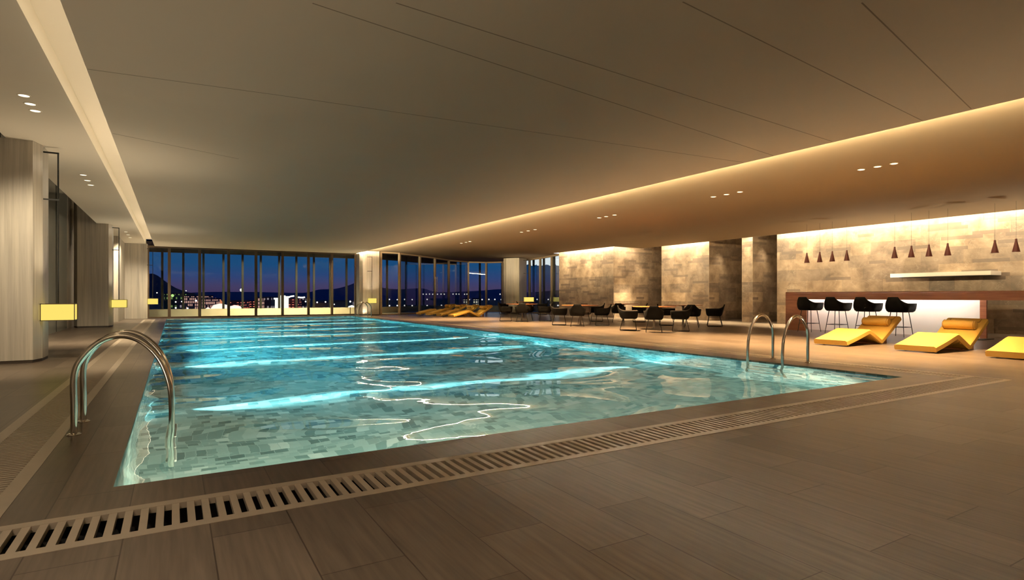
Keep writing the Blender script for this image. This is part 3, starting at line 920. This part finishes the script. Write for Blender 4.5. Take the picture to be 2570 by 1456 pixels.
# ------------------------------------------------------------ wave loungers
def make_lounger():
    t = empty('wave_lounger', (0, 0, 0), 'x', 'lounger', 'yellow loungers')
    # centre line of the cushion (x, z), foot at x=0, facing pool; thickness 0.12
    key = [(0.02, 0.078), (0.45, 0.175), (0.82, 0.272), (0.93, 0.292), (1.02, 0.262), (1.20, 0.175), (1.37, 0.092), (1.44, 0.066), (1.51, 0.094),
           (1.80, 0.27), (2.05, 0.43), (2.28, 0.575)]
    path = smooth_path([(x, 0, z) for x, z in key], 5)
    hw = 0.37; th = 0.058
    b = MB(); rows = []
    for i, p in enumerate(path):
        tt = (path[min(i+1, len(path)-1)]-path[max(i-1, 0)]).normalized(); n = Vector((-tt.z, 0, tt.x))
        k = 1.0 if 0 < i < len(path)-1 else 0.93
        sec = []
        for yy, nn in ((-hw+0.015, -1), (hw-0.015, -1), (hw, -0.7), (hw, 0.6), (hw-0.03, 1), (-hw+0.03, 1), (-hw, 0.6), (-hw, -0.7)):
            q = p+n*(nn*th*k); sec.append((q.x, yy, q.z))
        rows.append(sec)
    R = b.grid(rows, close=True)
    b.bm.faces.new(list(reversed(R[0]))); b.bm.faces.new(R[-1])
    cu = b.build('cushion', M['yellow'], t, smooth=True)
    # bolster lying on the head end, straps and piping
    hp = Vector((1.98, 0, 0.38)); dirn = Vector((0.83, 0, 0.56)).normalized(); nn = Vector((-dirn.z, 0, dirn.x))
    c = hp+nn*0.135
    b = MB(); ys = [-0.30, -0.292, -0.27, 0.27, 0.292, 0.30]; rs = [0.045, 0.082, 0.095, 0.095, 0.082, 0.045]
    b.tube([(c.x, y, c.z) for y in ys], rs, 18); bo = b.build('bolster', M['yellow'], t, smooth=True)
    for s in (-1, 1):
        b = MB(); b.tube([(c.x+0.096*math.cos(a), 0.27*s, c.z+0.096*math.sin(a)) for a in [2*PI*k/20 for k in range(20)]], 0.005, 6, closed=True)
        b.build('piping', M['piping'], bo)
        b = MB(); top = Vector((2.28, 0, 0.575))+nn*0.064
        b.tube([(c.x+0.085*dirn.x+nn.x*0.02, 0.265*s, c.z+0.085*dirn.z), (top.x-0.12, 0.27*s, top.z-0.078), (top.x-0.02, 0.275*s, top.z-0.012)], 0.005, 6)
        b.build('strap', M['piping'], t)
    b = MB(); b.tube([(2.265+nn.x*0.053, -hw+0.03, 0.565+nn.z*0.053), (2.265+nn.x*0.053, hw-0.03, 0.565+nn.z*0.053)], 0.006, 6)
    b.build('piping', M['piping'], t)
    # frame: low legs and runner
    for s in (-1, 1):
        b = MB(); b.box(1.72, 1.80, s*0.27-0.02, s*0.27+0.02, 0.0, 0.17); b.build('leg', M['barwood'], t)
        b = MB(); b.box(0.22, 0.26, s*0.27-0.015, s*0.27+0.015, 0.0, 0.075); b.build('leg', M['grey'], t)
    b = MB(); b.box(1.30, 1.74, -0.29, 0.29, 0.0, 0.03, 0.004); b.build('base', M['barwood'], t)
    return t
lo = make_lounger()
LO = [((12.47, 7.34), 'yellow wave lounger behind the right pool ladder, in front of the bar stools'),
      ((12.47, 5.66), 'yellow wave lounger with full bolster in view, second from the right edge'),
      ((12.45, 4.15), 'yellow wave lounger cut off by the right edge of the picture'),
      ((12.35, 27.2), 'yellow wave lounger nearest in the far row, its seat dip in view'),
      ((12.35, 28.75), 'yellow wave lounger second nearest in the far row by the windows'),
      ((12.35, 30.3), 'yellow wave lounger third in the far row by the windows'),
      ((12.35, 31.8), 'yellow wave lounger at the end of the far row, nearest the windows')]
for i, ((x, y), lab) in enumerate(LO):
    if i == 0: lo.location = (x, y, 0); lo['label'] = lab
    else: dup(lo, (x, y, 0), 0, lab)

# ------------------------------------------------------------ bar
t = empty('bar_counter', (17.2, 5.0, 0), 'long red-brown wooden bar counter with white lit panel under its top', 'bar counter')
def bb(x0, x1, y0, y1, z0, z1, bev=0.0): return MB().box(x0-17.2, x1-17.2, y0-5.0, y1-5.0, z0, z1, bev)
bb(17.2, 18.6, -2.0, 11.58, 1.19, 1.225, 0.004).build('countertop', M['barwood'], t)
bb(17.2, 17.26, -2.0, 11.58, 0.995, 1.189).build('front_apron', M['barwood'], t)
bb(17.2, 17.26, 10.86, 11.58, 0.0, 0.994).build('end_panel', M['barwood'], t)
bb(17.26, 18.6, 11.52, 11.58, 0.0, 1.189).build('end_panel', M['barwood'], t)
bb(18.0, 18.06, 6.50, 6.64, 0.0, 1.189).build('post', M['barwood'], t)
bb(18.0, 18.06, -1.0, -0.8, 0.0, 1.189).build('post', M['barwood'], t)
p = bb(18.02, 18.06, 6.64, 11.51, 0.0, 1.189).build('back_panel', M['whitepanel'], t)
q = bb(17.62, 17.66, 6.65, 11.45, 1.165, 1.188).build('light_strip', emit('bar_led', (1.0, 0.92, 0.82), 55.0), t)
bb(17.27, 17.9, 6.3, 6.42, 0.0, 0.02).build('foot_plate', M['darkmetal'], t)  # thin dark strip lying on the floor beside the post

# back counter against the wall
# hood
t = empty('range_hood', (20.7, 8.45, 1.70), 'thin bright steel hood shelf projecting from the stone wall behind the bar', 'range hood')
MB().box(-0.70, 0.0, -1.33, 1.33, 0, 0.12, 0.004).build('hood_body', M['steel_brushed'], t)
MB().box(-0.66, -0.04, -1.28, 1.28, -0.012, -0.001).build('filter', M['darkmetal'], t)

# ------------------------------------------------------------ pendants
def make_pendant():
    t = empty('pendant_lamp', (0, 0, 0), 'x', 'pendant lamp', 'cone pendants over the bar')
    b = MB(); b.lathe([(0.012, 0.34), (0.022, 0.335), (0.026, 0.27), (0.085, 0.0)], seg=24, cap=False); b.lathe([(0.001, 0.34), (0.022, 0.335)], seg=24, cap=False)
    o = b.build('lamp_shade', M['pendant'], t, smooth=True)
    b = MB(); b.lathe([(0.078, 0.006), (0.078, 0.010)], seg=24); b.build('diffuser', M['pendant_in'], t)
    b = MB(); b.tube([(0, 0, 0.34), (0, 0, 1.30)], 0.0025, 6); b.build('cord', M['darkmetal'], t)
    return t
pn = make_pendant()
PN = [(11.67, 'first', 'far'), (11.22, 'second', 'far'), (10.80, 'third', 'far'), (10.33, 'fourth', 'far'), (8.92, 'first', 'mid'), (8.47, 'second', 'mid'), (8.02, 'third', 'mid'),
      (7.56, 'fourth', 'mid'), (6.50, 'first', 'near'), (6.06, 'second', 'near')]
WH = {'far': 'the row of four at the bar\'s far end', 'mid': 'the row of four above the steel hood', 'near': 'the pair at the picture right edge'}
for i, (y, k, g) in enumerate(PN):
    lab = 'red cone pendant, %s in %s' % (k, WH[g])
    if i == 0: pn.location = (18.5, y, 2.225); pn['label'] = lab
    else: dup(pn, (18.5, y, 2.225), 0, lab)

# ------------------------------------------------------------ the city outside
b = MB(); b.quad((-2500, 80, -14), (3500, 80, -14), (3500, 6000, -14), (-2500, 6000, -14)); struct(b, 'city_ground', M['land'])
def hill(pts, d, mat, name):
    """ridge with real depth: profile in photo pixels at distance d"""
    b = MB(); rows = [[], [], []]
    P = smooth_path([(x, y, 0) for x, y in pts], 6)
    for p in P:
        top = at(p.x, p.y, d); z = top.z
        base = at(p.x, p.y, d*0.82); back = at(p.x, p.y, d*1.3)
        rows[0].append((base.x, base.y, -14)); rows[1].append(tuple(top)); rows[2].append((back.x, back.y, -14))
    b.grid(rows); return struct(b, name, mat, smooth=True)
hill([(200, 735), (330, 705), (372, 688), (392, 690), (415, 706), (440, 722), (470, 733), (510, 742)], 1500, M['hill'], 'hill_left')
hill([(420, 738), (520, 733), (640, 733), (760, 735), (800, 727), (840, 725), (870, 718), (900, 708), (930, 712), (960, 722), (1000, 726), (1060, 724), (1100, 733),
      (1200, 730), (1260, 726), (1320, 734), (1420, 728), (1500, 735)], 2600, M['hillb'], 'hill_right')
def bld(px0, px1, py0, d, depth, mat, label, name='city_building', z0=-14, roof=None):
    a = at(px0, py0, d); c = at(px1, py0, d); mid = (a+c)/2; w = (c-a).length; h = a.z-z0
    ang = math.atan2(c.y-a.y, c.x-a.x)
    t = empty(name, (mid.x, mid.y, z0), label, 'building', rz=ang)
    MB().box(-w/2, w/2, 0, depth, 0, h).build('wall', mat, t)
    MB().box(-w/2-0.4, w/2+0.4, -0.4, depth+0.4, h+0.01, h+0.8).build('roof', roof or M['hill'], t)
    return t
pink = mat_facade('pink_lit_facade', (0.30, 0.14, 0.13), (1.0, 0.50, 0.38), 0.8, 1.2, 2.0, 0.25)
red = mat_facade('red_lit_facade', (0.25, 0.05, 0.04), (1.0, 0.22, 0.14), 1.1, 2.2, 1.5, 0.3)
dim = mat_facade('dim_facade', (0.10, 0.07, 0.09), (0.9, 0.7, 0.75), 0.35, 2.4, 3.0, 0.6)
green = mat_facade('green_lit_facade', (0.05, 0.08, 0.04), (0.5, 0.75, 0.2), 0.3, 3.0, 3.0, 0.5)
hall = emit('floodlit_hall', (1.0, 0.72, 0.62), 1.6)
orng = emit('orange_dome_glow', (1.0, 0.30, 0.13), 0.8)
white = emit('floodlit_white', (1.0, 0.93, 0.85), 1.3)
bulb = emit('street_bulb', (1.0, 0.88, 0.85), 1.6)
gbulb = emit('green_bulb', (0.65, 0.95, 0.30), 1.0)
ybulb = emit('yellow_flood', (1.0, 0.90, 0.60), 2.5)
bld(412, 440, 738, 420, 25, green, 'dim green-lit building below the dark hill on the far left')
bld(443, 456, 755, 420, 10, dim, 'low dim building left of the pink-lit block')
bld(463, 496, 744, 390, 20, pink, 'pink-lit tall block left of the bright halls in the city')
bld(501, 521, 752, 330, 14, pink, 'smaller pink-lit block between two window mullions left of the dome')
bld(578, 606, 757, 330, 10, red, 'red-lit hall right of the bright white floodlit hall')
bld(609, 640, 757, 372, 10, red, 'red-lit hall below the yellow floodlight')
bld(642, 652, 749, 325, 6, pink, 'narrow orange-lit building right of the red halls')
bld(656, 680, 748, 380, 30, dim, 'grey building with a few lit windows left of the white pillars')
bld(721, 741, 750, 350, 10, red, 'dark red block beneath the curved white light line')
bld(747, 766, 750, 375, 10, dim, 'dark block right of the curved white light line')
bld(790, 826, 760, 340, 20, dim, 'low dark building in front of the purple hills')
bld(838, 868, 757, 340, 20, dim, 'low wide dark building near the far column')
def dome(px, py, w, d, mat, label):
    c = at(px, py, d); r = w/F*d/2
    t = empty('lit_hall', (c.x, c.y, -14), label, 'building')
    b = MB(); b.lathe([(r, 0), (r, (c.z+14)*0.6), (r*0.9, (c.z+14)*0.8), (r*0.6, (c.z+14)*0.95), (r*0.05, c.z+14)], seg=24); b.build('hall_shell', mat, t, smooth=True)
dome(541, 748, 34, 420, orng, 'orange glowing domed hall above the white floodlit hall')
dome(553, 762, 52, 235, hall, 'bright white floodlit hall at the centre of the city glow')
dome(590, 766, 40, 285, hall, 'bright white floodlit hall behind the third mullion')
dome(522, 771, 18, 205, hall, 'low white lit hall left of the brightest halls')
dome(883, 766, 26, 300, white, 'white floodlit hall just left of the far column')
for px, w, y0, lab in ((694, 8, 752, 'widest white lit tower left of the mullion'), (705, 4, 746, 'slim white lit tower between two mullions'), (715, 6, 748, 'white lit tower right of the mullion')):
    bld(px-w/2, px+w/2, y0, 260, 3, white, lab, 'lit_tower', roof=white)
def lamp(px, py, d, r, mat, label, group=None, post=True, name='street_lamp', cat='street lamp'):
    c = at(px, py, d); rr = r/F*d
    t = empty(name, (c.x, c.y, -14), label, cat, group)
    b = MB(); b.lathe([(rr*0.1, c.z+14-rr), (rr*0.7, c.z+14-rr*0.7), (rr, c.z+14), (rr*0.7, c.z+14+rr*0.7), (rr*0.1, c.z+14+rr)], seg=10); b.build('lamp_head', mat, t, smooth=True)
    if post:
        b = MB(); b.tube([(0, 0, 0), (0, 0, c.z+14-rr)], rr*0.12, 6); b.build('post', M['darkmetal'], t)
    return t
for px in (957.5, 977.5, 997, 1015.5, 1034.5, 1052, 1072, 1163, 1178, 1210, 1227, 1242, 1258, 1274, 1348, 1376):
    lamp(px, 752+random.uniform(-.5, .5), 330, 1.7, bulb, 'white street lamp in the upper lamp row beyond the curved windows', 'upper row of far street lamps')
for px in (957.5, 977.5, 997, 1015.5, 1034.5, 1052, 1072, 1108, 1404, 1400):
    lamp(px, 767+random.uniform(-.4, .4), 260, 1.9, bulb, 'white street lamp in the lower lamp row beyond the curved windows', 'lower row of far street lamps')
for px in (1062, 1070, 1078, 1086, 1098, 1107, 1115, 1137, 1145, 1152, 1166, 1172, 1255):
    lamp(px, 738.5+random.uniform(-.3, .3), 700, 1.5, bulb, 'tiny light in the highest distant row beyond the curved windows', 'highest row of distant lights')
lamp(606, 728, 500, 3.8, ybulb, 'brilliant yellow floodlight mast above the city', name='floodlight_mast', cat='floodlight')
lamp(433, 742, 400, 3.6, gbulb, 'green lamp below the dark hill on the left')
lamp(394, 735, 400, 1.6, bulb, 'small white lamp on the hillside at far left')
lamp(467, 730, 500, 1.4, bulb, 'small white lamp left of the first mullions, on the ridge')
lamp(475, 738, 480, 1.8, bulb, 'white lamp above the pink-lit block')
lamp(441, 758, 300, 2.0, bulb, 'white lamp left of the second mullion, low')
lamp(456, 757, 300, 1.7, bulb, 'pale lamp beside the pink-lit block, low')
lamp(492, 755, 320, 2.6, bulb, 'warm lamp on the pink-lit block')
lamp(441, 773, 260, 2.2, bulb, 'low white lamp by the parapet on the left')
lamp(471, 774, 260, 2.2, bulb, 'low white lamp by the parapet, third from left')
lamp(705, 744, 300, 2.0, bulb, 'round white lamp above the slim tower')
lamp(767, 757, 330, 2.0, bulb, 'white lamp right of the dark block')
lamp(796, 759, 330, 2.1, bulb, 'white lamp left in the pair before the purple hills')
lamp(817, 758, 330, 2.0, bulb, 'white lamp right in the pair before the purple hills')
lamp(839, 764, 330, 1.6, bulb, 'slender lit mast lamp near the far column')
lamp(879, 757, 330, 2.4, bulb, 'pink-white lamp above the white hall by the far column')
for (pts, lab) in (([(715, 748), (722, 747), (730, 744), (738, 743)], 'curved white light line above the dark red block'),
                   ([(748, 746), (754, 747), (760, 747), (765, 746)], 'short white light line right of the curved one')):
    P3 = [at(x, y, 345) for x, y in pts]; o0 = P3[0].copy()
    b = MB(); b.tube([p-o0 for p in P3], 0.45, 8); o = b.build('light_line', bulb); o.location = o0
    o['label'] = lab; o['category'] = 'light'
for px, lab in ((1168, 'lit cream building left of the dark balcony post'), (1193, 'lit cream building with dark opening beyond the far loungers')):
    bld(px-6, px+6, 752, 300, 8, mat_facade('cream_lit_%d' % px, (0.4, 0.35, 0.25), (1.0, 0.85, 0.6), 0.7, 1.2, 1.4, 0.2), lab)

# ------------------------------------------------------------ world: dusk sky
wd = bpy.data.worlds.new('World'); sc.world = wd; wd.use_nodes = True
nt = wd.node_tree
for n in list(nt.nodes): nt.nodes.remove(n)
out = nt.nodes.new('ShaderNodeOutputWorld'); bg = nt.nodes.new('ShaderNodeBackground')
tc = nt.nodes.new('ShaderNodeTexCoord'); sp = nt.nodes.new('ShaderNodeSeparateXYZ')
nt.links.new(tc.outputs['Generated'], sp.inputs[0])
cr = nt.nodes.new('ShaderNodeValToRGB'); e = cr.color_ramp.elements
e[0].position = 0.0; e[0].color = c4((0.040, 0.022, 0.060))
e[1].position = 1.0; e[1].color = c4((0.001, 0.006, 0.03))
for p, c in ((0.016, (0.040, 0.031, 0.082)), (0.030, (0.020, 0.036, 0.112)), (0.05, (0.007, 0.044, 0.122)), (0.12, (0.004, 0.042, 0.130)), (0.3, (0.002, 0.015, 0.07))):
    k = e.new(p); k.color = c4(c)
nt.links.new(sp.outputs[2], cr.inputs[0])
# bank of pale cloud low in the sky to the right
az = mathn(nt, 'ARCTAN2', sp.outputs[0], sp.outputs[1])
nz = N(nt, 'ShaderNodeTexNoise'); nz.inputs['Scale'].default_value = 110; nz.inputs['Detail'].default_value = 4
nt.links.new(tc.outputs['Generated'], nz.inputs['Vector'])
lim = mathn(nt, 'MULTIPLY_ADD', mathn(nt, 'SUBTRACT', nz.outputs['Fac'], 0.5), -0.012, 0.0535)
lim = mathn(nt, 'ADD', lim, mathn(nt, 'MULTIPLY', mathn(nt, 'MAXIMUM', mathn(nt, 'SUBTRACT', 0.575, az), 0.0), 0.11))
a1 = mathn(nt, 'GREATER_THAN', sp.outputs[2], lim)
a2 = mathn(nt, 'GREATER_THAN', az, 0.47); a3 = mathn(nt, 'LESS_THAN', az, 0.80); a4 = mathn(nt, 'LESS_THAN', sp.outputs[2], 0.10)
fac = mathn(nt, 'MULTIPLY', mathn(nt, 'MULTIPLY', a1, a2), mathn(nt, 'MULTIPLY', a3, a4))
colr = mixc(nt, fac, cr.outputs[0], (0.95, 0.97, 1.0))
nt.links.new(colr, bg.inputs[0]); bg.inputs[1].default_value = 1.7
nt.links.new(bg.outputs[0], out.inputs[0])

# ------------------------------------------------------------ lights on the balcony (one area light below the soffit, no strip modelled)
area('balcony_light', (5.5, 34.9, 3.7), 7.0, 0.3, 900, (1.0, 0.80, 0.48), (0, 0.05, -1), math.radians(120))

# ------------------------------------------------------------ camera
cam = bpy.data.cameras.new('Camera'); co = bpy.data.objects.new('Camera', cam); COL.objects.link(co)
co.location = (0, 0, EYE); co.rotation_euler = (PI/2, 0, -TH)
cam.sensor_width = 36.0; cam.lens = 36.0*F/2570.0; cam.shift_y = (HY-728.0)/2570.0
cam.clip_end = 10000; cam.clip_start = 0.05
sc.camera = co
vs = sc.view_settings
vs.view_transform = 'Standard'; vs.look = 'None'; vs.gamma = 1.0; vs.exposure = 0.0; vs.use_curve_mapping = False
cy = sc.cycles
cy.use_denoising = True
cy.max_bounces = 6; cy.diffuse_bounces = 3; cy.glossy_bounces = 2; cy.transmission_bounces = 3; cy.transparent_max_bounces = 10
cy.use_adaptive_sampling = True; cy.adaptive_threshold = 0.04; cy.adaptive_min_samples = 12
cy.sample_clamp_indirect = 12.0; cy.sample_clamp_direct = 0.0
cy.caustics_reflective = False; cy.caustics_refractive = False; cy.blur_glossy = 0.3
cy.use_light_tree = True
for m in bpy.data.materials:                        # dim or tiny emitters need no explicit light sampling
    if m.name in ('warm_led_bright', 'downlight_diffuser', 'lantern_shade_glow', 'underwater_lens', 'floodlit_hall', 'orange_dome_glow',
                  'floodlit_white', 'street_bulb', 'green_bulb', 'yellow_flood') or 'facade' in m.name or 'cream_lit' in m.name:
        m.cycles.emission_sampling = 'NONE'
